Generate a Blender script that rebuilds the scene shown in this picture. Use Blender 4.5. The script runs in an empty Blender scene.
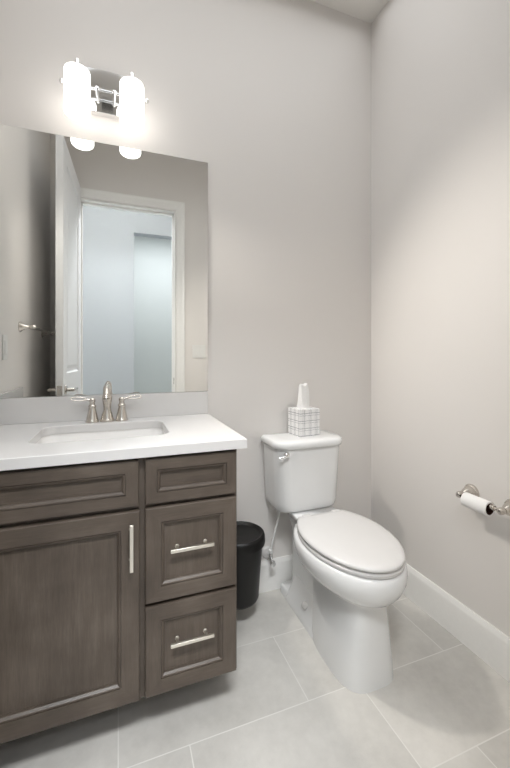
import bpy, bmesh, math, random
from math import sin, cos, pi, radians, sqrt, atan2
from mathutils import Vector, Matrix

random.seed(7)
S = bpy.context.scene
COL = S.collection

# ------------------------------------------------------------------ camera
cam_d = bpy.data.cameras.new('camera')
cam = bpy.data.objects.new('camera', cam_d)
COL.objects.link(cam)
F_PX = 366.0
cam_d.sensor_fit = 'HORIZONTAL'
cam_d.sensor_width = 36.0
cam_d.lens = F_PX / 510.0 * 36.0
cam_d.shift_y = -28.0 / 510.0
cam_d.clip_start = 0.02
cam.location = (0.0, -1.712, 1.18)
cam.rotation_euler = (radians(90), 0, -atan2(255 - 119, F_PX))
S.camera = cam

# ------------------------------------------------------------------ world, lights, exposure
w = bpy.data.worlds.new('world')
S.world = w
w.use_nodes = True
w.node_tree.nodes['Background'].inputs[0].default_value = (0.75, 0.85, 1.0, 1)
w.node_tree.nodes['Background'].inputs[1].default_value = 0.5

def area(name, loc, rot, sx, sy, power, col, spread=180):
    l = bpy.data.lights.new(name, 'AREA')
    l.shape = 'RECTANGLE'; l.size = sx; l.size_y = sy
    l.energy = power; l.color = col
    o = bpy.data.objects.new(name, l); COL.objects.link(o)
    o.location = loc; o.rotation_euler = rot
    l.spread = radians(spread)
    return o

# daylight from the two ends of the hallway outside the bathroom door
area('hall_window_light_west', (-2.3, -2.145, 1.5), (0, radians(-90), 0), 2.4, 0.95, 4, (0.88, 0.94, 1.0))
area('hall_window_light_east', (2.3, -2.145, 1.5), (0, radians(90), 0), 2.4, 0.95, 4, (0.88, 0.94, 1.0))
area('room_beyond_light', (0.6, -3.2, 3.0), (0, 0, 0), 1.2, 0.5, 27, (0.9, 0.92, 1.0))
# added broad fill under the bathroom ceiling, lifting the ambient level
area('bathroom_fill_light', (0.42, -0.50, 3.055), (0, 0, 0), 1.78, 0.86, 6.8, (0.95, 0.975, 1.0), 135)
# added frontal fill high in the hallway, shining in through the open door
area('hall_fill_light', (0.02, -2.16, 3.0), (radians(29), 0, 0), 0.9, 0.44, 47, (0.95, 0.975, 1.0), 130)
# added spots just below the two shades, strengthening the vanity light's throw
for sx, power, aim in ((-0.154, 9, (-0.02, -0.82, -0.57)), (0.050, 46, (0.60, -0.47, -0.65))):
    l = bpy.data.lights.new('vanity_boost_spot', 'SPOT')
    l.energy = power; l.color = (1.0, 0.95, 0.88); l.spot_size = radians(98); l.spot_blend = 0.9; l.shadow_soft_size = 0.045
    o = bpy.data.objects.new('vanity_boost_spot', l); COL.objects.link(o)
    o.location = (sx, -0.13, 2.062)
    o.rotation_euler = Vector(aim).to_track_quat('-Z', 'Y').to_euler()
SHADE_STRENGTH = 2.7

S.view_settings.view_transform = 'Standard'
S.view_settings.look = 'None'
S.view_settings.exposure = 0.09
S.view_settings.gamma = 1.0
S.view_settings.use_curve_mapping = False

# ------------------------------------------------------------------ materials
def srgb(r, g, b):
    f = lambda c: (c/255/12.92) if c/255 <= 0.04045 else ((c/255+0.055)/1.055)**2.4
    return (f(r), f(g), f(b), 1)

class NT:
    """small helper round a material's node tree"""
    def __init__(self, name):
        self.m = bpy.data.materials.new(name); self.m.use_nodes = True
        self.t = self.m.node_tree; self.p = self.t.nodes['Principled BSDF']
    def n(self, typ, **kw):
        x = self.t.nodes.new(typ)
        for k, v in kw.items(): setattr(x, k, v)
        return x
    def l(self, a, b): self.t.links.new(a, b)
    def math(self, op, a, b=None, c=None):
        x = self.n('ShaderNodeMath', operation=op)
        for i, v in enumerate((a, b, c)):
            if v is None: continue
            if isinstance(v, (int, float)): x.inputs[i].default_value = v
            else: self.l(v, x.inputs[i])
        return x.outputs[0]
    def mix(self, fac, a, b):
        x = self.n('ShaderNodeMix', data_type='RGBA')
        for s, v in ((x.inputs[0], fac), (x.inputs[6], a), (x.inputs[7], b)):
            if hasattr(v, 'links') or hasattr(v, 'is_linked'): self.l(v, s)
            elif isinstance(v, (int, float)): s.default_value = v
            else: s.default_value = v
        return x.outputs[2]
    def coord(self, scale=(1, 1, 1), kind='Object'):
        tc = self.n('ShaderNodeTexCoord'); mp = self.n('ShaderNodeMapping')
        mp.inputs['Scale'].default_value = scale
        self.l(tc.outputs[kind], mp.inputs[0]); return mp.outputs[0]
    def noise(self, vec, scale, detail=4, rough=0.55):
        x = self.n('ShaderNodeTexNoise')
        x.inputs['Scale'].default_value = scale; x.inputs['Detail'].default_value = detail
        x.inputs['Roughness'].default_value = rough
        self.l(vec, x.inputs['Vector']); return x.outputs['Fac']
    def ramp(self, fac, stops):
        x = self.n('ShaderNodeValToRGB')
        e = x.color_ramp.elements
        while len(e) < len(stops): e.new(0.5)
        for el, (p, c) in zip(e, stops): el.position = p; el.color = c
        self.l(fac, x.inputs[0]); return x.outputs[0]
    def bump(self, h, strength=0.1, dist=0.002):
        x = self.n('ShaderNodeBump'); x.inputs['Strength'].default_value = strength
        x.inputs['Distance'].default_value = dist
        self.l(h, x.inputs['Height']); self.l(x.outputs[0], self.p.inputs['Normal'])
    def set(self, col=None, rough=None, metal=None, spec=None, coat=None):
        p = self.p
        if col is not None: p.inputs['Base Color'].default_value = col
        if rough is not None: p.inputs['Roughness'].default_value = rough
        if metal is not None: p.inputs['Metallic'].default_value = metal
        if spec is not None: p.inputs['Specular IOR Level'].default_value = spec
        if coat is not None: p.inputs['Coat Weight'].default_value = coat
        return self

def paint(name, c, rough=0.55, tex=0.08):
    m = NT(name).set(c, rough, spec=0.3)
    v = m.coord()
    n = m.noise(v, 160, 3)
    m.bump(n, tex, 0.001)
    big = m.noise(v, 1.3, 2)
    c2 = tuple(x*0.965 for x in c[:3]) + (1,)
    m.l(m.mix(big, c, c2), m.p.inputs['Base Color'])
    return m.m

def plain(name, c, rough=0.4, metal=0.0, tex=0.0, scale=60, spec=0.5, coat=0.0):
    m = NT(name).set(c, rough, metal, spec, coat)
    v = m.coord()
    n = m.noise(v, scale, 3)
    lo = tuple(x*0.95 for x in c[:3]) + (1,)
    m.l(m.mix(n, c, lo), m.p.inputs['Base Color'])
    if tex: m.bump(n, tex, 0.001)
    return m.m

M = {}
M['wall'] = paint('warm_grey_wall_paint', srgb(229, 225, 221), 0.6)
M['hall_wall'] = paint('hall_wall_paint', srgb(184, 189, 192), 0.6)
M['beyond_wall'] = paint('grey_green_wall_paint', srgb(214, 219, 214), 0.6)
M['ceiling'] = paint('ceiling_paint', srgb(236, 233, 228), 0.75, 0.5)
M['trim'] = plain('white_trim_paint', srgb(243, 242, 239), 0.35)
M['door'] = plain('white_door_paint', srgb(234, 234, 234), 0.38)
M['porcelain'] = plain('white_porcelain', srgb(233, 233, 232), 0.12, coat=0.4, scale=8)
M['seat_plastic'] = plain('white_seat_plastic', srgb(214, 212, 210), 0.22, scale=10)
M['quartz'] = plain('white_quartz', srgb(216, 214, 212), 0.2, scale=300)
M['sink'] = plain('sink_porcelain', srgb(242, 240, 237), 0.15, scale=10)
M['chrome'] = plain('polished_chrome', (0.82, 0.82, 0.82, 1), 0.07, 1.0)
M['nickel'] = plain('brushed_nickel', (0.64, 0.60, 0.55, 1), 0.26, 1.0, tex=0.03, scale=400)
M['nickel_pull'] = plain('satin_nickel_pull', (0.80, 0.76, 0.69, 1), 0.36, 1.0, scale=300)
M['bin'] = plain('black_bin_plastic', srgb(10, 9, 8), 0.42, tex=0.05, scale=200, spec=0.35)
M['plate'] = plain('white_switch_plastic', srgb(232, 231, 228), 0.35)
M['paper'] = plain('white_paper', srgb(243, 242, 240), 0.9, tex=0.25, scale=90, spec=0.1)
M['tube'] = plain('brown_cardboard', srgb(74, 52, 44), 0.9, spec=0.1)
M['hose'] = plain('white_hose', srgb(232, 232, 230), 0.4)
M['mirror'] = NT('silvered_mirror').set((0.915, 0.925, 0.91, 1), 0.0, 1.0).m
M['mirror_edge'] = plain('ground_glass_edge', srgb(150, 158, 152), 0.3)
M['dark'] = plain('dark_cavity', srgb(30, 26, 23), 0.7)

def wood(name, horizontal):
    m = NT(name).set(rough=0.42, spec=0.45)
    st = (9, 9, 1.1) if not horizontal else (1.1, 9, 9)
    v = m.coord(st)
    grain = m.noise(v, 6, 7, 0.65)
    fine = m.noise(m.coord((70, 70, 3) if not horizontal else (3, 70, 70)), 8, 3, 0.6)
    cloud = m.noise(m.coord(), 6, 3, 0.5)
    f = m.math('ADD', m.math('MULTIPLY', grain, 0.34), m.math('ADD', m.math('MULTIPLY', fine, 0.22), m.math('MULTIPLY', cloud, 0.52)))
    c = m.ramp(f, [(0.33, srgb(62, 53, 46)), (0.55, srgb(87, 77, 68)), (0.78, srgb(112, 101, 91))])
    m.l(c, m.p.inputs['Base Color'])
    m.bump(fine, 0.05, 0.0006)
    return m.m
M['wood'] = wood('stained_maple_vertical', False)
M['wood_h'] = wood('stained_maple_horizontal', True)

def tile():
    m = NT('grey_floor_tile').set(rough=0.36, spec=0.4)
    tc = m.n('ShaderNodeTexCoord'); sep = m.n('ShaderNodeSeparateXYZ')
    m.l(tc.outputs['Object'], sep.inputs[0])
    X, Y = sep.outputs[0], sep.outputs[1]
    yy = m.math('DIVIDE', m.math('ADD', Y, 10 + 0.005), 0.305)    # rows: joints at y=-0.005-0.305k ... 
    yy = m.math('ADD', yy, 0.1705)
    row = m.math('FLOOR', yy); fy = m.math('FRACT', yy)
    # running bond: each row shifted by a third of a tile
    xx = m.math('DIVIDE', m.math('SUBTRACT', m.math('ADD', X, 20.0), m.math('MULTIPLY', row, -0.2033)), 0.61)
    xx = m.math('ADD', xx, 0.885)
    colx = m.math('FLOOR', xx); fx = m.math('FRACT', xx)
    dx = m.math('MULTIPLY', m.math('MINIMUM', fx, m.math('SUBTRACT', 1.0, fx)), 0.61)
    dy = m.math('MULTIPLY', m.math('MINIMUM', fy, m.math('SUBTRACT', 1.0, fy)), 0.305)
    d = m.math('MINIMUM', dx, dy)
    grout = m.math('LESS_THAN', d, 0.0018)
    cmb = m.n('ShaderNodeCombineXYZ'); m.l(row, cmb.inputs[0]); m.l(colx, cmb.inputs[1])
    wn = m.n('ShaderNodeTexWhiteNoise'); m.l(cmb.outputs[0], wn.inputs['Vector'])
    off = m.n('ShaderNodeVectorMath', operation='MULTIPLY_ADD')
    m.l(wn.outputs['Color'], off.inputs[0]); off.inputs[1].default_value = (7, 7, 7)
    m.l(tc.outputs['Object'], off.inputs[2])
    cloud = m.noise(off.outputs[0], 3.2, 6, 0.6)
    speck = m.noise(off.outputs[0], 38, 4, 0.7)
    f = m.math('ADD', m.math('MULTIPLY', cloud, 0.8), m.math('MULTIPLY', speck, 0.2))
    c = m.ramp(f, [(0.32, srgb(188, 185, 179)), (0.52, srgb(205, 202, 196)), (0.72, srgb(219, 216, 210))])
    val = m.math('MULTIPLY_ADD', wn.outputs['Value'], 0.05, 0.0)
    c = m.mix(val, c, (0.4, 0.4, 0.4, 1))
    c = m.mix(grout, c, srgb(223, 221, 216))
    m.l(c, m.p.inputs['Base Color'])
    h = m.math('SUBTRACT', 1.0, grout)
    m.bump(h, 0.12, 0.001)
    return m.m
M['tile'] = tile()

def opal():
    m = NT('glowing_opal_glass').set((0.95, 0.94, 0.92, 1), 0.3)
    m.p.inputs['Emission Color'].default_value = (1.0, 0.96, 0.91, 1)
    m.p.inputs['Emission Strength'].default_value = SHADE_STRENGTH
    return m.m
M['opal'] = opal()

def boxpaper():
    m = NT('tissue_box_print').set(rough=0.55)
    tc = m.n('ShaderNodeTexCoord'); sep = m.n('ShaderNodeSeparateXYZ')
    m.l(tc.outputs['Object'], sep.inputs[0])
    n1 = m.noise(m.coord((1, 1, 1)), 45, 2)
    def lines(ch, period, off, wd):
        v = m.math('ADD', ch, m.math('MULTIPLY', m.math('SUBTRACT', n1, 0.5), 0.004))
        v = m.math('FRACT', m.math('DIVIDE', m.math('ADD', v, 1.0 + off), period))
        return m.math('LESS_THAN', v, wd / period)
    L = None
    for ch, off in ((sep.outputs[0], 0.003), (sep.outputs[1], 0.012), (sep.outputs[2], 0.006)):
        for per, o2, wd in ((0.036, 0.0, 0.0020), (0.036, 0.010, 0.0012)):
            x = lines(ch, per, off + o2, wd)
            L = x if L is None else m.math('MAXIMUM', L, x)
    m.l(m.mix(m.math('MULTIPLY', L, 0.9), srgb(240, 239, 238), srgb(84, 84, 94)), m.p.inputs['Base Color'])
    return m.m
M['boxpaper'] = boxpaper()

# ------------------------------------------------------------------ mesh helpers
def wloc(o):
    v = Vector((0, 0, 0))
    while o is not None:
        v += o.location; o = o.parent
    return v

def obj(name, bm, mats, parent=None, smooth=True, bevel=0.0, seg=2, angle=35, subsurf=0):
    """one mesh object; vertices of bm are in world space, parent only offsets them"""
    me = bpy.data.meshes.new(name)
    bmesh.ops.recalc_face_normals(bm, faces=bm.faces[:])
    if parent is not None:
        bmesh.ops.translate(bm, verts=bm.verts[:], vec=-wloc(parent))
    bm.to_mesh(me); bm.free()
    if not isinstance(mats, (list, tuple)): mats = [mats]
    for m in mats: me.materials.append(m)
    o = bpy.data.objects.new(name, me); COL.objects.link(o)
    if parent is not None: o.parent = parent
    if bevel:
        b = o.modifiers.new('bevel', 'BEVEL'); b.width = bevel; b.segments = seg
        b.limit_method = 'ANGLE'; b.angle_limit = radians(40); b.harden_normals = False
    if subsurf:
        s = o.modifiers.new('sub', 'SUBSURF'); s.levels = subsurf; s.render_levels = subsurf
    if smooth:
        for p in me.polygons: p.use_smooth = True
        me.set_sharp_from_angle(angle=radians(angle))
    return o

def thing(name, label, cat, loc, group=None):
    o = bpy.data.objects.new(name, None); COL.objects.link(o)
    o.empty_display_size = 0.05
    o.location = loc; o['label'] = label; o['category'] = cat
    if group: o['group'] = group
    return o

def tag(o, label, cat, group=None):
    o['label'] = label; o['category'] = cat
    if group: o['group'] = group
    return o

def struct(o, label=None, cat=None):
    o['kind'] = 'structure'
    if label: o['label'] = label
    if cat: o['category'] = cat
    return o

def box(bm, x0, x1, y0, y1, z0, z1, mi=0):
    v = [bm.verts.new(p) for p in ((x0,y0,z0),(x1,y0,z0),(x1,y1,z0),(x0,y1,z0),(x0,y0,z1),(x1,y0,z1),(x1,y1,z1),(x0,y1,z1))]
    for idx in ((0,3,2,1),(4,5,6,7),(0,1,5,4),(1,2,6,5),(2,3,7,6),(3,0,4,7)):
        f = bm.faces.new([v[i] for i in idx]); f.material_index = mi
    return v

def B(*a):
    bm = bmesh.new(); box(bm, *a); return bm

def loft(bm, rings, cap0=True, cap1=True, closed=True, mi=0):
    R = [[bm.verts.new(p) for p in r] for r in rings]
    n = len(R[0])
    for a, b in zip(R, R[1:]):
        for i in range(n if closed else n-1):
            j = (i+1) % n
            f = bm.faces.new((a[i], a[j], b[j], b[i])); f.material_index = mi
    if cap0: bm.faces.new(R[0][::-1]).material_index = mi
    if cap1: bm.faces.new(R[-1]).material_index = mi
    return R

def lathe(bm, prof, origin=(0,0,0), axis='Z', n=32, cap0=True, cap1=True, mi=0):
    """prof: (radius, height) pairs turned round an axis through origin"""
    ox, oy, oz = origin
    rings = []
    for r, h in prof:
        ring = []
        for i in range(n):
            a = 2*pi*i/n; c, s = r*cos(a), r*sin(a)
            if axis == 'Z': ring.append((ox+c, oy+s, oz+h))
            elif axis == 'Y': ring.append((ox+c, oy+h, oz+s))
            else: ring.append((ox+h, oy+c, oz+s))
        rings.append(ring)
    loft(bm, rings, cap0, cap1, mi=mi)

def L(*a, **k):
    bm = bmesh.new(); lathe(bm, *a, **k); return bm

def tube(bm, pts, r, n=12, cap=True, flat=1.0, mi=0, closed=False):
    """round tube along pts; r a number or a list"""
    P = [Vector(p) for p in pts]
    rr = r if isinstance(r, (list, tuple)) else [r]*len(P)
    rings = []; prev = None
    for i, p in enumerate(P):
        if closed: t = P[(i+1) % len(P)] - P[i-1]
        else: t = P[min(i+1, len(P)-1)] - P[max(i-1, 0)]
        t.normalize()
        if prev is None:
            u = t.orthogonal().normalized()
            if abs(t.z) < 0.9: u = t.cross(Vector((0,0,1))).normalized()
        else:
            u = (prev - t*prev.dot(t)).normalized()
        prev = u; v = t.cross(u)
        rings.append([tuple(p + u*rr[i]*cos(2*pi*k/n) + v*rr[i]*flat*sin(2*pi*k/n)) for k in range(n)])
    if closed: rings.append(rings[0])
    loft(bm, rings, cap and not closed, cap and not closed, mi=mi)
    if closed: bmesh.ops.remove_doubles(bm, verts=bm.verts[:], dist=1e-6)

def smoothpath(pts, k=6):
    P = [Vector(p) for p in pts]; out = []
    for i in range(len(P)-1):
        p0, p1, p2, p3 = P[max(i-1,0)], P[i], P[i+1], P[min(i+2,len(P)-1)]
        for j in range(k):
            t = j/k
            out.append(0.5*((2*p1) + (p2-p0)*t + (2*p0-5*p1+4*p2-p3)*t*t + (3*p1-p0-3*p2+p3)*t**3))
    out.append(P[-1]); return out

def rrect(x0, x1, y0, y1, r, z, k=6):
    """rounded rectangle; corners start at +x+y going round"""
    out = []
    for cx, cy, a0 in ((x1-r, y1-r, 0), (x0+r, y1-r, 90), (x0+r, y0+r, 180), (x1-r, y0+r, 270)):
        for i in range(k+1):
            a = radians(a0 + 90*i/k); out.append((cx+r*cos(a), cy+r*sin(a), z))
    return out

# ------------------------------------------------------------------ the room
XL, XR, YB, YR, ZC = -0.50, 1.337, 0.0, -1.52, 3.06
T = 0.12
struct(obj('floor', B(-2.4, 2.4, -4.1, T, -0.05, 0), M['tile'], smooth=False))
struct(obj('ceiling', B(-2.4, 2.4, -4.1, T, ZC, ZC+0.05), M['ceiling'], smooth=False))
struct(obj('wall_back', B(XL-T, XR+T, YB, YB+T, 0, ZC), M['wall'], smooth=False))
struct(obj('wall_right', B(XR, XR+T, YR, YB, 0, ZC), M['wall'], smooth=False))
struct(obj('wall_left', B(XL-T, XL, YR, YB, 0, ZC), M['wall'], smooth=False))
DX0, DX1, DZ = -0.30, 0.462, 2.44
bm = bmesh.new()
box(bm, -2.4, DX0, YR-T, YR, 0, ZC); box(bm, DX1, 2.4, YR-T, YR, 0, ZC); box(bm, DX0, DX1, YR-T, YR, DZ, ZC)
struct(obj('wall_front', bm, M['wall'], smooth=False))
# hallway wall across from the bathroom, with a tall opening into the room beyond
bm = bmesh.new(); HY = -2.65
box(bm, -2.4, 0.159, HY-T, HY, 0, ZC); box(bm, 1.15, 2.4, HY-T, HY, 0, ZC); box(bm, 0.159, 1.15, HY-T, HY, 2.575, ZC)
struct(obj('wall_hall', bm, M['hall_wall'], smooth=False))
struct(obj('wall_beyond', B(-2.4, 2.4, -4.1-T, -4.1, 0, ZC), M['beyond_wall'], smooth=False))

# baseboards with an eased top edge
def baseboard(name, p0, p1, nrm):
    p0, p1, nrm = Vector(p0), Vector(p1), Vector(nrm)
    prof = [(0, 0), (0.015, 0), (0.015, 0.128), (0.012, 0.139), (0.008, 0.146), (0.006, 0.152), (0, 0.152)]
    bm = bmesh.new()
    loft(bm, [[tuple(p + nrm*d + Vector((0,0,h))) for d, h in prof] for p in (p0, p1)])
    return struct(obj(name, bm, M['trim'], angle=50))
baseboard('baseboard_back', (0.374, YB, 0), (XR, YB, 0), (0, -1, 0))
baseboard('baseboard_right', (XR, YB-0.015, 0), (XR, YR+0.015, 0), (-1, 0, 0))
baseboard('baseboard_left', (XL, -0.545, 0), (XL, YR+0.015, 0), (1, 0, 0))
baseboard('baseboard_front', (DX1+0.078, YR, 0), (XR, YR, 0), (0, 1, 0))

# door casing: jambs, head, stop and a moulded face trim on the bathroom side
CW = 0.075
def casing(name, y, s):
    bm = bmesh.new()
    prof = [(0.004, 0), (0.004, 0.011), (0.012, 0.014), (0.05, 0.017), (0.066, 0.02), (CW, 0.02), (CW, 0)]
    rings = []
    for a in ('bl', 'tl', 'tr', 'br'):
        r = []
        for q, d in prof:
            x = DX0 - q if a[1] == 'l' else DX1 + q
            z = 0.0 if a[0] == 'b' else DZ + q
            r.append((x, y + s*d, z))
        rings.append(r)
    loft(bm, rings)
    return struct(obj(name, bm, M['trim'], smooth=False))
casing('trim_1', YR, 1)
casing('trim_2', YR-T, -1)
bm = bmesh.new()
J = 0.012
box(bm, DX0-0.001, DX0+J, YR-T, YR, 0, DZ); box(bm, DX1-J, DX1+0.001, YR-T, YR, 0, DZ); box(bm, DX0+J, DX1-J, YR-T, YR, DZ-J, DZ+0.001)
box(bm, DX0+J, DX0+J+0.011, YR-0.085, YR-0.047, 0, DZ-J); box(bm, DX1-J-0.011, DX1-J, YR-0.085, YR-0.047, 0, DZ-J)
box(bm, DX0+J, DX1-J, YR-0.085, YR-0.047, DZ-J-0.011, DZ-J)
jamb = struct(obj('trim_3', bm, M['trim'], smooth=False))
obj('strike_plate', B(DX1-J-0.002, DX1-J, YR-0.037, YR-0.010, 0.935, 0.99), M['nickel'], jamb, bevel=0.0008)

# the open door: hinged on the left jamb, swung back towards the left wall
def panel_rings(bm, x0, x1, z0, z1, steps, sgn, base, put):
    """raised / sunk rectangular panel; steps = (inset, depth)"""
    rings = []
    for ins, d in steps:
        rings.append([put(x, base + sgn*d, z) for x, z in ((x0+ins, z0+ins), (x1-ins, z0+ins), (x1-ins, z1-ins), (x0+ins, z1-ins))])
    loft(bm, rings, cap0=False, cap1=True)

DW, DT, DH = 0.735, 0.042, 2.51
door = bpy.data.objects.new('door_1', None); COL.objects.link(door)
door['kind'] = 'structure'; door['label'] = 'white panel door standing open along the left wall'; door['category'] = 'door'
door.location = (DX0+J+0.002, YR+0.006, 0.01)
def door_mesh():
    # local: u along door width (from hinge), v thickness, z up  ->  x=-v, y=u when open at 90 degrees
    bm = bmesh.new()
    put = lambda u, v, z: (-v, u, z)
    PX0, PX1 = 0.115, DW-0.115
    PZ = [(0.24, 0.93), (1.06, DH-0.125)]
    zs = [0, PZ[0][0], PZ[0][1], PZ[1][0], PZ[1][1], DH]; us = [0, PX0, PX1, DW]
    for v, sg in ((0.0, 1), (DT, -1)):
        for i in range(3):
            for j in range(5):
                if i == 1 and j in (1, 3): continue
                a = [put(u, v, z) for u, z in ((us[i], zs[j]), (us[i+1], zs[j]), (us[i+1], zs[j+1]), (us[i], zs[j+1]))]
                bm.faces.new([bm.verts.new(p) for p in a])
        for z0, z1 in PZ:
            panel_rings(bm, PX0, PX1, z0, z1, [(0, 0), (0.004, 0.006), (0.012, 0.009), (0.028, 0.009), (0.05, 0.003), (0.052, 0.003)], sg, v, put)
    # edges
    for a in (((0,0,0),(0,DT,0),(0,DT,DH),(0,0,DH)), ((DW,0,0),(DW,DT,0),(DW,DT,DH),(DW,0,DH)),
              ((0,0,0),(DW,0,0),(DW,DT,0),(0,DT,0)), ((0,0,DH),(DW,0,DH),(DW,DT,DH),(0,DT,DH))):
        bm.faces.new([bm.verts.new(put(*p)) for p in a])
    bmesh.ops.remove_doubles(bm, verts=bm.verts[:], dist=1e-5)
    return bm
def local(o, parent):
    o.parent = parent; return o
local(obj('door_leaf', door_mesh(), M['door'], smooth=False), door)
KZ = 0.96
for name, s, v in (('door_handle', 1, 0.0), ('door_handle', -1, DT)):
    bm = bmesh.new()
    x0 = -v; d = s
    lathe(bm, [(0.030, 0), (0.031, d*0.004), (0.028, d*0.009), (0.012, d*0.012), (0.011, d*0.045), (0.0105, d*0.05)], (x0, DW-0.062, KZ), 'X', 24)
    p = [(x0+d*0.046, DW-0.062+0.005, KZ), (x0+d*0.05, DW-0.075, KZ), (x0+d*0.05, DW-0.12, KZ+0.003), (x0+d*0.049, DW-0.175, KZ-0.002)]
    tube(bm, smoothpath(p, 5), 0.0085, 12)
    h = local(obj(name, bm, M['nickel']), door)
bm = B(-DT+0.006, -0.006, DW-0.0005, DW+0.0015, KZ-0.03, KZ+0.03)
box(bm, -DT/2-0.006, -DT/2+0.006, DW+0.001, DW+0.008, KZ-0.009, KZ+0.009)
local(obj('latch_plate', bm, M['nickel'], bevel=0.001), door)
door.rotation_euler = (0, 0, radians(2.3))

# ------------------------------------------------------------------ vanity cabinet
VX0, VX1 = -0.496, 0.368
FY = -0.545            # face frame front
FF = -0.565            # door / drawer front
van = thing('vanity_cabinet', 'dark brown stained wooden wall-hung vanity cabinet under the white countertop', 'cabinet', ((VX0+VX1)/2, -0.28, 0.138))
bm = bmesh.new()
box(bm, VX0, VX0+0.018, FY+0.02, -0.004, 0.14, 0.876)
box(bm, VX1-0.018, VX1, FY+0.02, -0.004, 0.14, 0.876)
box(bm, VX0+0.018, VX1-0.018, -0.012, -0.004, 0.14, 0.876)
box(bm, VX0+0.018, VX1-0.018, FY+0.02, -0.012, 0.14, 0.155)
box(bm, 0.055, 0.073, FY+0.02, -0.012, 0.155, 0.70)
obj('carcass', bm, M['wood'], van, smooth=False)
bm = bmesh.new()
box(bm, VX0, VX0+0.04, FY, FY+0.02, 0.138, 0.876); box(bm, VX1-0.03, VX1, FY, FY+0.02, 0.138, 0.876); box(bm, 0.045, 0.083, FY, FY+0.02, 0.138, 0.876)
for z0, z1 in ((0.138, 0.165), (0.705, 0.745), (0.85, 0.876)): box(bm, VX0+0.04, 0.045, FY, FY+0.02, z0, z1)
for z0, z1 in ((0.138, 0.165), (0.405, 0.445), (0.705, 0.745), (0.85, 0.876)): box(bm, 0.083, VX1-0.03, FY, FY+0.02, z0, z1)
obj('face_frame', bm, M['wood'], van, smooth=False)

def front(name, x0, x1, z0, z1, flat, parent, hp):
    """mitred frame with stepped moulding round a sunk flat panel"""
    st = [(0.0, 0.020), (0.0, 0.004), (0.0012, 0.0012), (0.004, 0.0), (flat, 0.0), (flat+0.0004, 0.0045), (flat+0.0020, 0.0045), (flat+0.0026, 0.0015),
          (flat+0.0060, 0.0025), (flat+0.0110, 0.0080), (flat+0.0114, 0.0125), (flat+0.0150, 0.0125), (flat+0.0154, 0.0145)]
    bm = bmesh.new(); R = []
    for ins, d in st:
        R.append([bm.verts.new((x, FF + d, z)) for x, z in ((x0+ins, z0+ins), (x1-ins, z0+ins), (x1-ins, z1-ins), (x0+ins, z1-ins))])
    for a, b in zip(R, R[1:]):
        for i in range(4):
            j = (i+1) % 4
            f = bm.faces.new((a[i], a[j], b[j], b[i])); f.material_index = 1 if i in (0, 2) else 0
    bm.faces.new(R[0][::-1])
    f = bm.faces.new(R[-1]); f.material_index = 1 if hp else 0
    return obj(name, bm, [M['wood'], M['wood_h']], parent, smooth=False)

def pull(parent, a, b):
    a, b = Vector(a), Vector(b); d = (b-a).normalized()
    bm = bmesh.new()
    out = Vector((0, -1, 0)); side = d.cross(out)
    def bar(p, q, u, v, hu, hv):
        ring = lambda c: [tuple(c + u*su*hu + v*sv*hv) for su, sv in ((-1,-1),(1,-1),(1,1),(-1,1))]
        loft(bm, [ring(p), ring(q)])
    c0, c1 = a + out*0.030, b + out*0.030
    bar(c0, c1, side, out, 0.0052, 0.004)
    n = (b-a).length
    for k in (n*0.17, n*0.83):
        p = a + d*k
        tube(bm, [p - out*0.0015 if False else p, p + out*0.004, p + out*0.0041, p + out*0.027], [0.0065, 0.0065, 0.0042, 0.0042], 12)
    obj('handle', bm, M['nickel_pull'], parent, bevel=0.0012)

DRX0, DRX1 = 0.074, 0.362
front('drawer_front', -0.47, 0.055, 0.730, 0.868, 0.036, van, True)
d1 = front('door', -0.47, 0.058, 0.147, 0.717, 0.052, van, False)
front('drawer', DRX0, DRX1, 0.730, 0.868, 0.034, van, True)
d2 = front('drawer', DRX0, DRX1, 0.430, 0.719, 0.046, van, False)
d3 = front('drawer', DRX0, DRX1, 0.147, 0.419, 0.046, van, False)
pull(d1, (0.034, FF, 0.554), (0.034, FF, 0.690))
pull(d2, (0.1475, FF+0.0145, 0.585), (0.2825, FF+0.0145, 0.585))
pull(d3, (0.1475, FF+0.0145, 0.297), (0.2825, FF+0.0145, 0.297))

# ------------------------------------------------------------------ countertop with sink cut-out
CT, CB = 0.909, 0.878
CX0, CX1, CY0, CY1 = XL+0.001, 0.394, -0.577, -0.001
SX0, SX1, SY0, SY1 = -0.268, 0.168, -0.418, -0.118
def countertop():
    bm = bmesh.new(); K = 8; r = 0.05
    inn = rrect(SX0, SX1, SY0, SY1, r, 0, K)
    out = []
    for c, (sx, sy) in enumerate(((1,1),(-1,1),(-1,-1),(1,-1))):
        ex, ey = (CX1 if sx > 0 else CX0), (CY1 if sy > 0 else CY0)
        ix, iy = (SX1-r if sx > 0 else SX0+r), (SY1-r if sy > 0 else SY0+r)
        for i in range(K+1):
            t = i/K
            first_v = c in (0, 2)                      # arc starts on the vertical side
            if t <= 0.5:
                u = t*2
                out.append((ex, iy+(ey-iy)*u) if first_v else (ix+(ex-ix)*u, ey))
            else:
                u = (t-0.5)*2
                out.append((ex+(ix-ex)*u, ey) if first_v else (ex, ey+(iy-ey)*u))
    rings = [[(p[0], p[1], CB) for p in inn], [(p[0], p[1], CT-0.002) for p in inn], [(p[0]*1.0, p[1], CT) for p in rrect(SX0-0.002, SX1+0.002, SY0-0.002, SY1+0.002, r+0.002, 0, K)],
             [(min(max(x, CX0+0.002), CX1-0.002), min(max(y, CY0+0.002), CY1-0.002), CT) for x, y in out],
             [(x, y, CT-0.002) for x, y in out], [(x, y, CB+0.001) for x, y in out],
             [(x, y, CB) for x, y in out]]
    rings.append(rings[0])
    loft(bm, rings, False, False)
    bmesh.ops.remove_doubles(bm, verts=bm.verts[:], dist=1e-6)
    return bm
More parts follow.
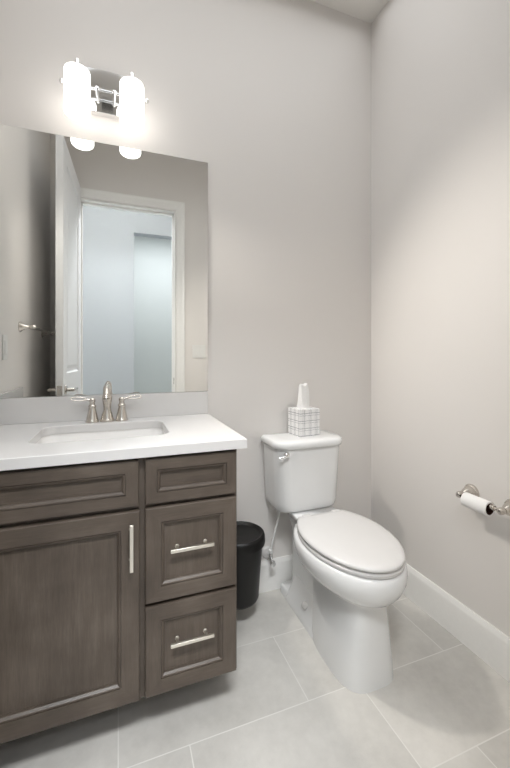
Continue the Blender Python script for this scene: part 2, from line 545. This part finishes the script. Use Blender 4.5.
ctop = tag(obj('countertop', countertop(), M['quartz'], angle=25), 'white quartz countertop with backsplash on top of the brown vanity', 'countertop')
obj('backsplash', B(CX0, 0.393, -0.020, -0.0005, CT, 1.0125), M['quartz'], ctop, bevel=0.0015)
obj('side_splash', B(CX0, CX0+0.019, CY0+0.005, -0.0205, CT, 1.0125), M['quartz'], ctop, bevel=0.0015)

sink = thing('sink_basin', 'white rectangular undermount sink basin set in the countertop', 'sink', ((SX0+SX1)/2, (SY0+SY1)/2, 0.74))
def basin():
    bm = bmesh.new(); K = 8; e = 0.004
    def rr(i, r, z): return rrect(SX0-e+i, SX1+e-i, SY0-e+i, SY1+e-i, r, z, K)
    zt = CB - 0.0005
    rings = [rr(-0.02, 0.07, zt-0.012), rr(-0.02, 0.07, zt), rr(0, 0.054, zt), rr(0.004, 0.054, zt-0.02), rr(0.012, 0.055, zt-0.08), rr(0.022, 0.06, zt-0.115), rr(0.045, 0.06, zt-0.132), rr(0.1, 0.04, zt-0.137)]
    outer = [rr(0.09, 0.04, zt-0.15), rr(0.03, 0.06, zt-0.145), rr(0.008, 0.06, zt-0.12), rr(-0.006, 0.056, zt-0.012)]
    loft(bm, outer + rings, True, True)
    return bm
obj('basin', basin(), M['sink'], sink, angle=50)
obj('drain', L([(0.024, 0), (0.024, 0.003), (0.019, 0.0045), (0.017, 0.002), (0.006, 0.0035), (0.0, 0.004)], ((SX0+SX1)/2, -0.25, CB-0.1375), 'Z', 24, cap1=False), M['nickel'], sink)

# ------------------------------------------------------------------ faucet
FX, FYc = -0.046, -0.070
fau = thing('faucet', 'brushed nickel widespread faucet with two loop levers behind the sink', 'faucet', (FX, FYc, CT))
bm = bmesh.new()
lathe(bm, [(0.029, 0), (0.029, 0.006), (0.026, 0.010), (0.024, 0.016), (0.021, 0.030), (0.0155, 0.044), (0.0145, 0.052), (0.0155, 0.066), (0.0185, 0.084), (0.0200, 0.097), (0.0195, 0.104), (0.0165, 0.110)], (FX, FYc, CT), 'Z', 28)
p = smoothpath([(FX, FYc+0.004, CT+0.100), (FX, FYc-0.004, CT+0.122), (FX, FYc-0.022, CT+0.138), (FX, FYc-0.052, CT+0.143), (FX, FYc-0.082, CT+0.136), (FX, FYc-0.104, CT+0.120), (FX, FYc-0.112, CT+0.104)], 5)
n = len(p)
tube(bm, p, [0.0175 - 0.005*min(1, i/(n*0.6)) for i in range(n)], 18)
tube(bm, [p[-1], p[-1]+Vector((0,-0.001,-0.008))], [0.0135, 0.013], 18)
obj('spout', bm, M['nickel'], fau)
bm = bmesh.new()
lathe(bm, [(0.006, 0), (0.005, 0.008), (0.0035, 0.022), (0.0042, 0.025), (0.007, 0.029), (0.0075, 0.034), (0.0045, 0.040), (0.0, 0.042)], (FX, FYc+0.006, CT+0.118), 'Z', 18, cap1=False)
obj('lift_rod', bm, M['nickel'], fau)
for s in (-1, 1):
    hx = FX + s*0.057
    bm = bmesh.new()
    lathe(bm, [(0.026, 0), (0.026, 0.005), (0.0235, 0.009), (0.0215, 0.020), (0.0175, 0.038), (0.0142, 0.054), (0.0135, 0.059), (0.0155, 0.062), (0.0155, 0.067), (0.0115, 0.071), (0.010, 0.080), (0.0125, 0.085), (0.0115, 0.093), (0.006, 0.098), (0.0, 0.0985)], (hx, FYc, CT), 'Z', 28, cap1=False)
    h = obj('handle', bm, M['nickel'], fau)
    bm = bmesh.new()
    z = CT + 0.090
    tube(bm, [(hx+s*0.006, FYc, z), (hx+s*0.016, FYc-0.001, z+0.002), (hx+s*0.024, FYc-0.002, z+0.003)], [0.006, 0.005, 0.0045], 12)
    loop = []
    for i in range(28):
        a = 2*pi*i/28
        loop.append((hx + s*(0.050 - 0.028*cos(a)), FYc-0.002 + 0.006*sin(a)*(1 - 0.25*cos(a)), z + 0.004 + 0.002*(1-cos(a)) + 0.0062*sin(a)*(1 - 0.3*cos(a))))
    tube(bm, loop, 0.0024, 10, closed=True)
    obj('lever', bm, M['nickel'], h)

# ------------------------------------------------------------------ mirror
bm = bmesh.new()
MX0, MX1, MZ0, MZ1 = XL+0.004, 0.394, 1.0145, 2.096
box(bm, MX0, MX1, -0.007, -0.001, MZ0, MZ1, 1)
bm.faces.ensure_lookup_table()
for f in bm.faces:
    f.normal_update()
    if abs(f.normal.y) > 0.9 and f.calc_center_median().y < -0.005: f.material_index = 0
tag(obj('wall_mirror', bm, [M['mirror'], M['mirror_edge']], smooth=False), 'large frameless rectangular wall mirror above the vanity backsplash', 'mirror')

# ------------------------------------------------------------------ vanity light
LX = -0.052
vl = thing('vanity_light', 'two-light chrome wall sconce with lit white glass shades above the mirror', 'wall light', (LX, 0, 2.21))
bm = bmesh.new()
rings = []
for z, ins in ((2.213, 0.003), (2.2145, 0), (2.3935, 0), (2.395, 0.003)):
    r = []
    for i in range(17):
        t = -1 + i/8
        r.append((LX + t*(0.100-ins), -0.030 + 0.008*t*t + ins*0.5, z))
    r += [(LX + 0.100 - ins, -0.0005, z), (LX - 0.100 + ins, -0.0005, z)]
    rings.append(r)
loft(bm, rings)
obj('back_plate', bm, M['chrome'], vl, angle=30)
bm = bmesh.new()
tube(bm, [(LX-0.158, -0.062, 2.285), (LX+0.158, -0.062, 2.285)], 0.005, 14)
for s in (-1, 1):
    bm2 = bm
    lathe(bm, [(0.005, 0), (0.009, s*0.003), (0.011, s*0.009), (0.009, s*0.015), (0.004, s*0.018), (0, s*0.0185)], (LX+s*0.156, -0.062, 2.285), 'X', 18, cap1=False)
    tube(bm, [(LX+s*0.034, -0.026, 2.285), (LX+s*0.034, -0.066, 2.285)], 0.006, 12)
    tube(bm, [(LX+s*0.102, -0.062, 2.285), (LX+s*0.102, -0.07, 2.285)], 0.006, 12)
obj('arm_rod', bm, M['chrome'], vl)
for s in (-1, 1):
    bm = bmesh.new()
    lathe(bm, [(0.0045, 0), (0.009, -0.002), (0.0095, -0.006), (0.006, -0.009), (0, -0.010)], (LX+s*0.034, -0.065, 2.285), 'Y', 16, cap1=False)
    obj('knob', bm, M['chrome'], vl)
for s in (-1, 1):
    gx = LX + s*0.102; gy = -0.118
    z0 = 2.124; hh = 0.184
    prof = [(0.0, 0.0), (0.030, 0.0005), (0.040, 0.003), (0.0455, 0.008), (0.048, 0.016), (0.048, hh-0.014), (0.0455, hh-0.007), (0.040, hh-0.003), (0.030, hh-0.0005), (0.0, hh)]
    sh = obj('glass_shade', L(prof, (gx, gy, z0), 'Z', 32, cap0=False, cap1=False), M['opal'], vl)
    bm = L([(0.016, 0), (0.016, 0.004), (0.009, 0.006), (0.009, 0.036), (0.007, 0.040), (0, 0.0402)], (gx, gy, z0+hh-0.0005), 'Z', 18, cap1=False)
    obj('finial', bm, M['chrome'], sh)
    bm = bmesh.new(); tube(bm, [(gx, gy+0.047, 2.285), (gx, -0.058, 2.285)], 0.007, 12)
    obj('shade_arm', bm, M['chrome'], sh)

# ------------------------------------------------------------------ toilet
TX = 0.859
toi = thing('toilet', 'white two-piece toilet with elongated closed lid against the back wall', 'toilet', (TX, -0.35, 0))
def egg(W, yb, yf, z, back=0.667, n=2.0, tm=0.4, k=14, kb=6):
    """closed outline: straight back edge at yb, widest at tm, rounded nose at yf"""
    pts = []
    Ln = yf - yb
    for i in range(k*2+1):                       # nose from +x to -x
        a = pi*i/(2*k); c, s_ = cos(a), sin(a)
        x = (abs(c)**(2/n))*(1 if c >= 0 else -1); t = tm + (1-tm)*abs(s_)**(2/n)
        pts.append((TX + W*x, yb + Ln*t, z))
    for i in range(1, kb+1):                      # left side going back
        t = tm*(1-i/kb); x = 1-(1-back)*((tm-t)/tm)**2
        pts.append((TX - W*x, yb + Ln*t, z))
    for i in range(1, 6): pts.append((TX - W*back + 2*W*back*i/6, yb, z))
    for i in range(kb, 0, -1):
        t = tm*(1-i/kb); x = 1-(1-back)*((tm-t)/tm)**2
        pts.append((TX + W*x, yb + Ln*t, z))
    return pts
bm = bmesh.new()
loft(bm, [
    egg(0.115, -0.350, -0.650, 0.000, 0.86, 3.6), egg(0.115, -0.350, -0.650, 0.006, 0.86, 3.6), egg(0.108, -0.350, -0.647, 0.08, 0.88, 3.6),
    egg(0.097, -0.348, -0.643, 0.18, 0.93, 3.5), egg(0.088, -0.345, -0.640, 0.265, 0.98, 3.2),
    egg(0.088, -0.340, -0.640, 0.280, 0.97, 2.9), egg(0.095, -0.325, -0.646, 0.291, 0.93, 2.5), egg(0.117, -0.305, -0.664, 0.301, 0.86, 2.2), egg(0.146, -0.285, -0.690, 0.318, 0.78, 2.05),
    egg(0.173, -0.262, -0.714, 0.346, 0.70, 2), egg(0.187, -0.248, -0.727, 0.376, 0.667, 2), egg(0.190, -0.240, -0.730, 0.400, 0.667, 2), egg(0.187, -0.240, -0.726, 0.422, 0.667, 2), egg(0.180, -0.243, -0.718, 0.430, 0.667, 2)])
# rear trapway body, flared deck under the tank and the foot flange
def rb(hw, y0, y1, r, z): return rrect(TX-hw, TX+hw, y1, y0, r, z, 5)
loft(bm, [rb(0.056, -0.055, -0.42, 0.03, 0.0), rb(0.054, -0.055, -0.42, 0.03, 0.25), rb(0.058, -0.05, -0.40, 0.03, 0.34), rb(0.072, -0.045, -0.34, 0.03, 0.392),
          rb(0.096, -0.04, -0.31, 0.025, 0.42), rb(0.108, -0.035, -0.30, 0.02, 0.440), rb(0.111, -0.033, -0.295, 0.018, 0.449), rb(0.109, -0.035, -0.292, 0.018, 0.4525)])
loft(bm, [rb(0.103, -0.080, -0.42, 0.03, 0.0), rb(0.103, -0.080, -0.42, 0.03, 0.018), rb(0.098, -0.086, -0.41, 0.03, 0.028), rb(0.060, -0.10, -0.40, 0.03, 0.118), rb(0.052, -0.11, -0.40, 0.03, 0.124)])
loft(bm, [rb(0.100, -0.030, -0.11, 0.012, 0.0), rb(0.100, -0.030, -0.11, 0.012, 0.036), rb(0.095, -0.034, -0.105, 0.010, 0.043)])
obj('bowl', bm, M['porcelain'], toi, angle=60)
for s in (-1, 1):
    bm = L([(0.0165, -0.006), (0.0165, 0.006), (0.014, 0.013), (0.008, 0.018), (0, 0.0195)], (0, 0, 0), 'Z', 20, cap1=False)
    bmesh.ops.transform(bm, matrix=Matrix.Translation((TX+s*0.080, -0.262, 0.068)) @ Matrix.Rotation(radians(s*50), 4, 'Y'), verts=bm.verts[:])
    obj('bolt_cap', bm, M['seat_plastic'], toi)
SB, SF = -0.262, -0.722
def sr(W, b, f, z): return egg(W-0.0145, SB-b, SF+f, z)
bm = bmesh.new()
loft(bm, [sr(0.186, 0.004, 0.007, 0.4315), sr(0.192, 0, 0.001, 0.4345), sr(0.1925, 0, 0, 0.444), sr(0.188, 0.002, 0.005, 0.4485)])
obj('seat', bm, M['seat_plastic'], toi, angle=50)
bm = bmesh.new()
loft(bm, [sr(0.186, 0.002, 0.007, 0.4505), sr(0.1925, -0.001, 0.001, 0.4545), sr(0.1935, -0.002, 0, 0.461), sr(0.190, 0, 0.004, 0.4665), sr(0.180, 0.006, 0.015, 0.4705), sr(0.15, 0.028, 0.05, 0.4735), sr(0.10, 0.07, 0.11, 0.4755), sr(0.04, 0.14, 0.20, 0.4765)])
obj('lid', bm, M['seat_plastic'], toi, angle=50)
for s in (-1, 1):
    obj('hinge', B(TX+s*0.075-0.02, TX+s*0.075+0.02, -0.276, -0.254, 0.450, 0.472), M['seat_plastic'], toi, bevel=0.004, seg=3)

KX = 0.846
def tank_ring(hw, yb, yf, r, z, rbk=0.012, k=8):
    """flat front with large rounded front corners"""
    pts = []
    for cx, cy, a0, rr_ in ((KX+hw-rbk, yb-rbk, 0, rbk), (KX-hw+rbk, yb-rbk, 90, rbk), (KX-hw+r, yf+r, 180, r), (KX+hw-r, yf+r, 270, r)):
        for i in range(k+1):
            a = radians(a0+90*i/k); pts.append((cx+rr_*cos(a), cy+rr_*sin(a), z))
    # gentle bow of the front face
    return [(x, y - (0.012*(1-((x-KX)/hw)**2) if y < yf+r*0.5 else 0), z) for x, y, z in pts]
bm = bmesh.new()
loft(bm, [tank_ring(0.136, -0.035, -0.165, 0.05, 0.4535), tank_ring(0.152, -0.025, -0.182, 0.055, 0.457), tank_ring(0.159, -0.018, -0.190, 0.06, 0.468), tank_ring(0.163, -0.016, -0.193, 0.06, 0.495),
          tank_ring(0.175, -0.014, -0.202, 0.06, 0.750)])
obj('tank', bm, M['porcelain'], toi, angle=40)
bm = bmesh.new()
loft(bm, [tank_ring(0.175, -0.013, -0.203, 0.06, 0.7505), tank_ring(0.182, -0.009, -0.212, 0.065, 0.754), tank_ring(0.186, -0.007, -0.216, 0.066, 0.764), tank_ring(0.186, -0.007, -0.216, 0.066, 0.776),
          tank_ring(0.181, -0.010, -0.211, 0.064, 0.785), tank_ring(0.172, -0.017, -0.202, 0.06, 0.789), tank_ring(0.125, -0.04, -0.17, 0.05, 0.7905)])
obj('tank_lid', bm, M['porcelain'], toi, angle=50)
bm = bmesh.new()
lx, ly, lz = 0.714, -0.206, 0.730
lathe(bm, [(0.0135, 0.006), (0.0135, -0.004), (0.011, -0.008), (0.007, -0.010), (0.006, -0.019), (0, -0.020)], (lx, ly, lz), 'Y', 20, cap1=False)
tube(bm, smoothpath([(lx+0.004, ly-0.016, lz), (lx-0.012, ly-0.017, lz-0.001), (lx-0.03, ly-0.015, lz-0.006), (lx-0.042, ly-0.011, lz-0.008)], 4), [0.005]*4 + [0.0055]*5 + [0.0065]*4, 12)
obj('flush_lever', bm, M['chrome'], toi)

# ------------------------------------------------------------------ water supply behind the toilet
sv = thing('supply_valve', 'white round wall plate and chrome shut-off valve left of the toilet', 'valve', (0.700, 0, 0.19))
bm = L([(0.030, 0), (0.030, -0.004), (0.024, -0.011), (0.012, -0.014), (0.0, -0.014)], (0.700, -0.0005, 0.190), 'Y', 24, cap1=False)
obj('wall_plate', bm, M['seat_plastic'], sv)
bm = bmesh.new()
tube(bm, [(0.700, -0.012, 0.19), (0.700, -0.055, 0.19)], 0.0075, 14)
tube(bm, [(0.700, -0.050, 0.178), (0.700, -0.050, 0.212)], 0.009, 14)
tube(bm, [(0.700, -0.055, 0.19), (0.700, -0.072, 0.178)], 0.006, 12)
lathe(bm, [(0.014, -0.070), (0.015, -0.076), (0.013, -0.084), (0, -0.085)], (0.700, 0, 0.172), 'Y', 16)
obj('valve_body', bm, M['chrome'], sv)
bm = bmesh.new()
tube(bm, smoothpath([(0.700, -0.050, 0.210), (0.704, -0.054, 0.25), (0.716, -0.066, 0.32), (0.726, -0.080, 0.38), (0.729, -0.085, 0.43), (0.729, -0.085, 0.448)], 5), 0.0055, 12)
lathe(bm, [(0.008, 0.208), (0.010, 0.212), (0.010, 0.226), (0.007, 0.230)], (0.700, -0.050, 0), 'Z', 14)
lathe(bm, [(0.009, 0.42), (0.013, 0.424), (0.013, 0.446), (0.009, 0.449)], (0.729, -0.085, 0), 'Z', 14)
obj('hose', bm, M['hose'], sv)

# ------------------------------------------------------------------ tissue box on the tank lid
tb = thing('tissue_box', 'square white tissue box with thin grey line grid on the toilet tank', 'tissue box', (0.864, -0.085, 0.7905))
W2, D2, H2 = 0.058, 0.052, 0.130
bm = bmesh.new()
def tp(x, y, z): return (0.864+x, -0.085+y, 0.7905+z)
rings = [[tp(x, y, z) for x, y in ((-W2+i, -D2+i), (W2-i, -D2+i), (W2-i, D2-i), (-W2+i, D2-i))] for z, i in ((0.0, 0.0), (H2, 0.0))]
slot = [[tp(0.030*cos(a), 0.016*sin(a), z) for a in [radians(45+90*q) + pi for q in range(4)]] for z in (H2, H2-0.02)]
loft(bm, rings + slot)
obj('box', bm, M['boxpaper'], tb, smooth=False)
bm = bmesh.new()
rings = []
for k in range(11):
    t = k/10
    z = H2 - 0.012 + t*0.130
    wx = 0.029 - 0.003*t + 0.003*sin(t*5) - 0.03*max(0, t-0.9); wy = 0.018 - 0.005*t
    r = []
    for i in range(28):
        a = 2*pi*i/28
        f = 1 + 0.20*sin(3*a + 2.2*t) + 0.12*sin(7*a - 3*t)
        r.append(tp(wx*cos(a)*f - 0.006 + 0.004*sin(3*t), wy*sin(a)*f + 0.006*sin(2*cos(a)*2 + t*3)*0.6, z + 0.006*t*sin(2*a+1)))
    rings.append(r)
loft(bm, rings)
obj('tissue', bm, M['paper'], tb, angle=60)
tb.rotation_euler = (0, 0, radians(7))

# ------------------------------------------------------------------ waste bin between vanity and toilet
bx, by, bz = 0.505, -0.150, 0.095
wb = thing('waste_bin', 'black lidded plastic waste bin between the vanity and the toilet', 'trash can', (bx, by, bz))
bm = L([(0.0, 0.0), (0.072, 0.0), (0.081, 0.004), (0.087, 0.016), (0.105, 0.255), (0.107, 0.26), (0.0, 0.261)], (bx, by, bz), 'Z', 40, cap0=False, cap1=False)
obj('bin_body', bm, M['bin'], wb, angle=50)
bm = L([(0.106, 0.250), (0.115, 0.252), (0.1165, 0.258), (0.1155, 0.282), (0.112, 0.293), (0.106, 0.297), (0.100, 0.295), (0.096, 0.287), (0.085, 0.284), (0.05, 0.281), (0.0, 0.279)], (bx, by, bz), 'Z', 48, cap0=False, cap1=False)
obj('bin_lid', bm, M['bin'], wb, angle=50)
bm = B(VX1, bx-0.098, by-0.03, by+0.03, bz+0.20, bz+0.235)
obj('added_bracket', bm, M['bin'], wb, bevel=0.002)  # added, unseen support tying the raised bin to the vanity's side

# ------------------------------------------------------------------ toilet paper holder and roll
ph = thing('toilet_paper_holder', 'brushed nickel two-post toilet paper holder on the right wall', 'toilet paper holder', (XR, -0.71, 0.632))
PY0, PY1, PZ, PXB = -0.632, -0.800, 0.630, 1.270
for yy in (PY0, PY1):
    bm = bmesh.new()
    lathe(bm, [(0.032, 0), (0.033, -0.005), (0.031, -0.010), (0.0275, -0.012), (0.0250, -0.020), (0.0205, -0.034), (0.014, -0.046), (0.0105, -0.052), (0.0120, -0.058), (0.0130, -0.066), (0.0120, -0.074), (0.0075, -0.080), (0, -0.0815)], (XR-0.0005, yy, PZ), 'X', 28, cap1=False)
    d = -1 if yy == PY1 else 1
    obj('post', bm, M['nickel'], ph)
bm = bmesh.new()
tube(bm, [(PXB, PY0+0.003, PZ), (PXB, PY1-0.003, PZ)], 0.0065, 16)
tube(bm, [(PXB, PY0-0.022, PZ), (PXB, PY1+0.024, PZ)], 0.0095, 16)
obj('spindle', bm, M['nickel'], ph)
roll = thing('toilet_paper_roll', 'nearly used up white toilet paper roll on the nickel wall holder', 'toilet paper', (PXB, -0.70, PZ))
RZ = PZ - 0.0095; Y0, Y1 = -0.657, -0.758
bm = bmesh.new(); lathe(bm, [(0.0212, Y0), (0.0265, Y0), (0.0268, Y0-0.002), (0.0268, Y1+0.002), (0.0265, Y1), (0.0212, Y1), (0.0212, Y0)], (PXB, 0, RZ), 'Y', 40, False, False)
bmesh.ops.remove_doubles(bm, verts=bm.verts[:], dist=1e-6)
obj('paper', bm, M['paper'], roll, angle=40)
bm = bmesh.new(); lathe(bm, [(0.0190, Y0), (0.0211, Y0), (0.0211, Y1), (0.0190, Y1), (0.0190, Y0)], (PXB, 0, RZ), 'Y', 40, False, False)
bmesh.ops.remove_doubles(bm, verts=bm.verts[:], dist=1e-6)
obj('cardboard_tube', bm, M['tube'], roll, angle=40)

# ------------------------------------------------------------------ towel bar on the left wall (seen in the mirror)
tbar = thing('towel_bar', 'brushed nickel towel bar on the left wall seen in the mirror', 'towel bar', (XL, -0.88, 1.335))
TY0, TY1, TZ = -0.578, -1.19, 1.336
for yy in (TY0, TY1):
    bm = L([(0.028, 0), (0.028, 0.004), (0.024, 0.009), (0.018, 0.016), (0.011, 0.034), (0.0085, 0.045), (0.0125, 0.054), (0.013, 0.066), (0.009, 0.076), (0, 0.079)], (XL+0.0005, yy, TZ), 'X', 24, cap1=False)
    obj('post', bm, M['nickel'], tbar)
bm = bmesh.new(); tube(bm, [(XL+0.06, TY0+0.002, TZ), (XL+0.06, TY1-0.002, TZ)], 0.0075, 14)
obj('bar', bm, M['nickel'], tbar)

# ------------------------------------------------------------------ switch plates (seen in the mirror)
def switch(label, c, along, nrm, n):
    c, along, nrm = Vector(c), Vector(along), Vector(nrm)
    t = thing('light_switch', label, 'light switch', c)
    wid = 0.070 + 0.046*(n-1)
    def slab(a0, a1, z0, z1, d0, d1):
        bm = bmesh.new()
        rings = []
        for d in (d0, d1):
            rings.append([tuple(c + along*a + nrm*d + Vector((0,0,z))) for a, z in ((a0,z0),(a1,z0),(a1,z1),(a0,z1))])
        loft(bm, rings); return bm
    obj('plate', slab(-wid/2, wid/2, -0.0575, 0.0575, 0.0003, 0.006), M['plate'], t, bevel=0.002)
    for k in range(n):
        a = (k-(n-1)/2)*0.046
        obj('rocker', slab(a-0.0165, a+0.0165, -0.033, 0.033, 0.0055, 0.009), M['plate'], t, bevel=0.0012)
switch('white double rocker light switch plate reflected at the mirror\'s right edge', (0.664, YR, 1.220), (1, 0, 0), (0, 1, 0), 2)
switch('white single switch plate on the left wall, reflected at the mirror\'s left edge', (XL, -0.300, 1.220), (0, 1, 0), (1, 0, 0), 1)

# ------------------------------------------------------------------ ceiling vent (mirrored in the chrome plate of the vanity light)
cv = thing('ceiling_vent', 'white slatted ceiling vent near the door, reflected in the vanity light plate', 'vent', (-0.06, -1.30, ZC))
bm = bmesh.new()
x0, x1, y0, y1 = -0.21, 0.09, -1.39, -1.21
for a in ((x0, x1, y0, y0+0.022), (x0, x1, y1-0.022, y1), (x0, x0+0.022, y0+0.022, y1-0.022), (x1-0.022, x1, y0+0.022, y1-0.022)):
    box(bm, a[0], a[1], a[2], a[3], ZC-0.008, ZC-0.0005)
obj('frame', bm, M['plate'], cv, smooth=False)
obj('backing', B(x0+0.022, x1-0.022, y0+0.022, y1-0.022, ZC-0.0015, ZC-0.0005), M['dark'], cv, smooth=False)
bm = bmesh.new()
for k in range(7):
    y = y0 + 0.030 + k*0.0195
    v = [bm.verts.new(p) for p in ((x0+0.022, y, ZC-0.002), (x1-0.022, y, ZC-0.002), (x1-0.022, y+0.012, ZC-0.008), (x0+0.022, y+0.012, ZC-0.008))]
    w_ = [bm.verts.new(p) for p in ((x0+0.022, y-0.0012, ZC-0.0028), (x1-0.022, y-0.0012, ZC-0.0028), (x1-0.022, y+0.0108, ZC-0.0088), (x0+0.022, y+0.0108, ZC-0.0088))]
    bm.faces.new(v); bm.faces.new(w_[::-1])
    for a in range(4):
        b = (a+1) % 4
        bm.faces.new((v[a], w_[a], w_[b], v[b]))
obj('louvre', bm, M['plate'], cv, smooth=False)
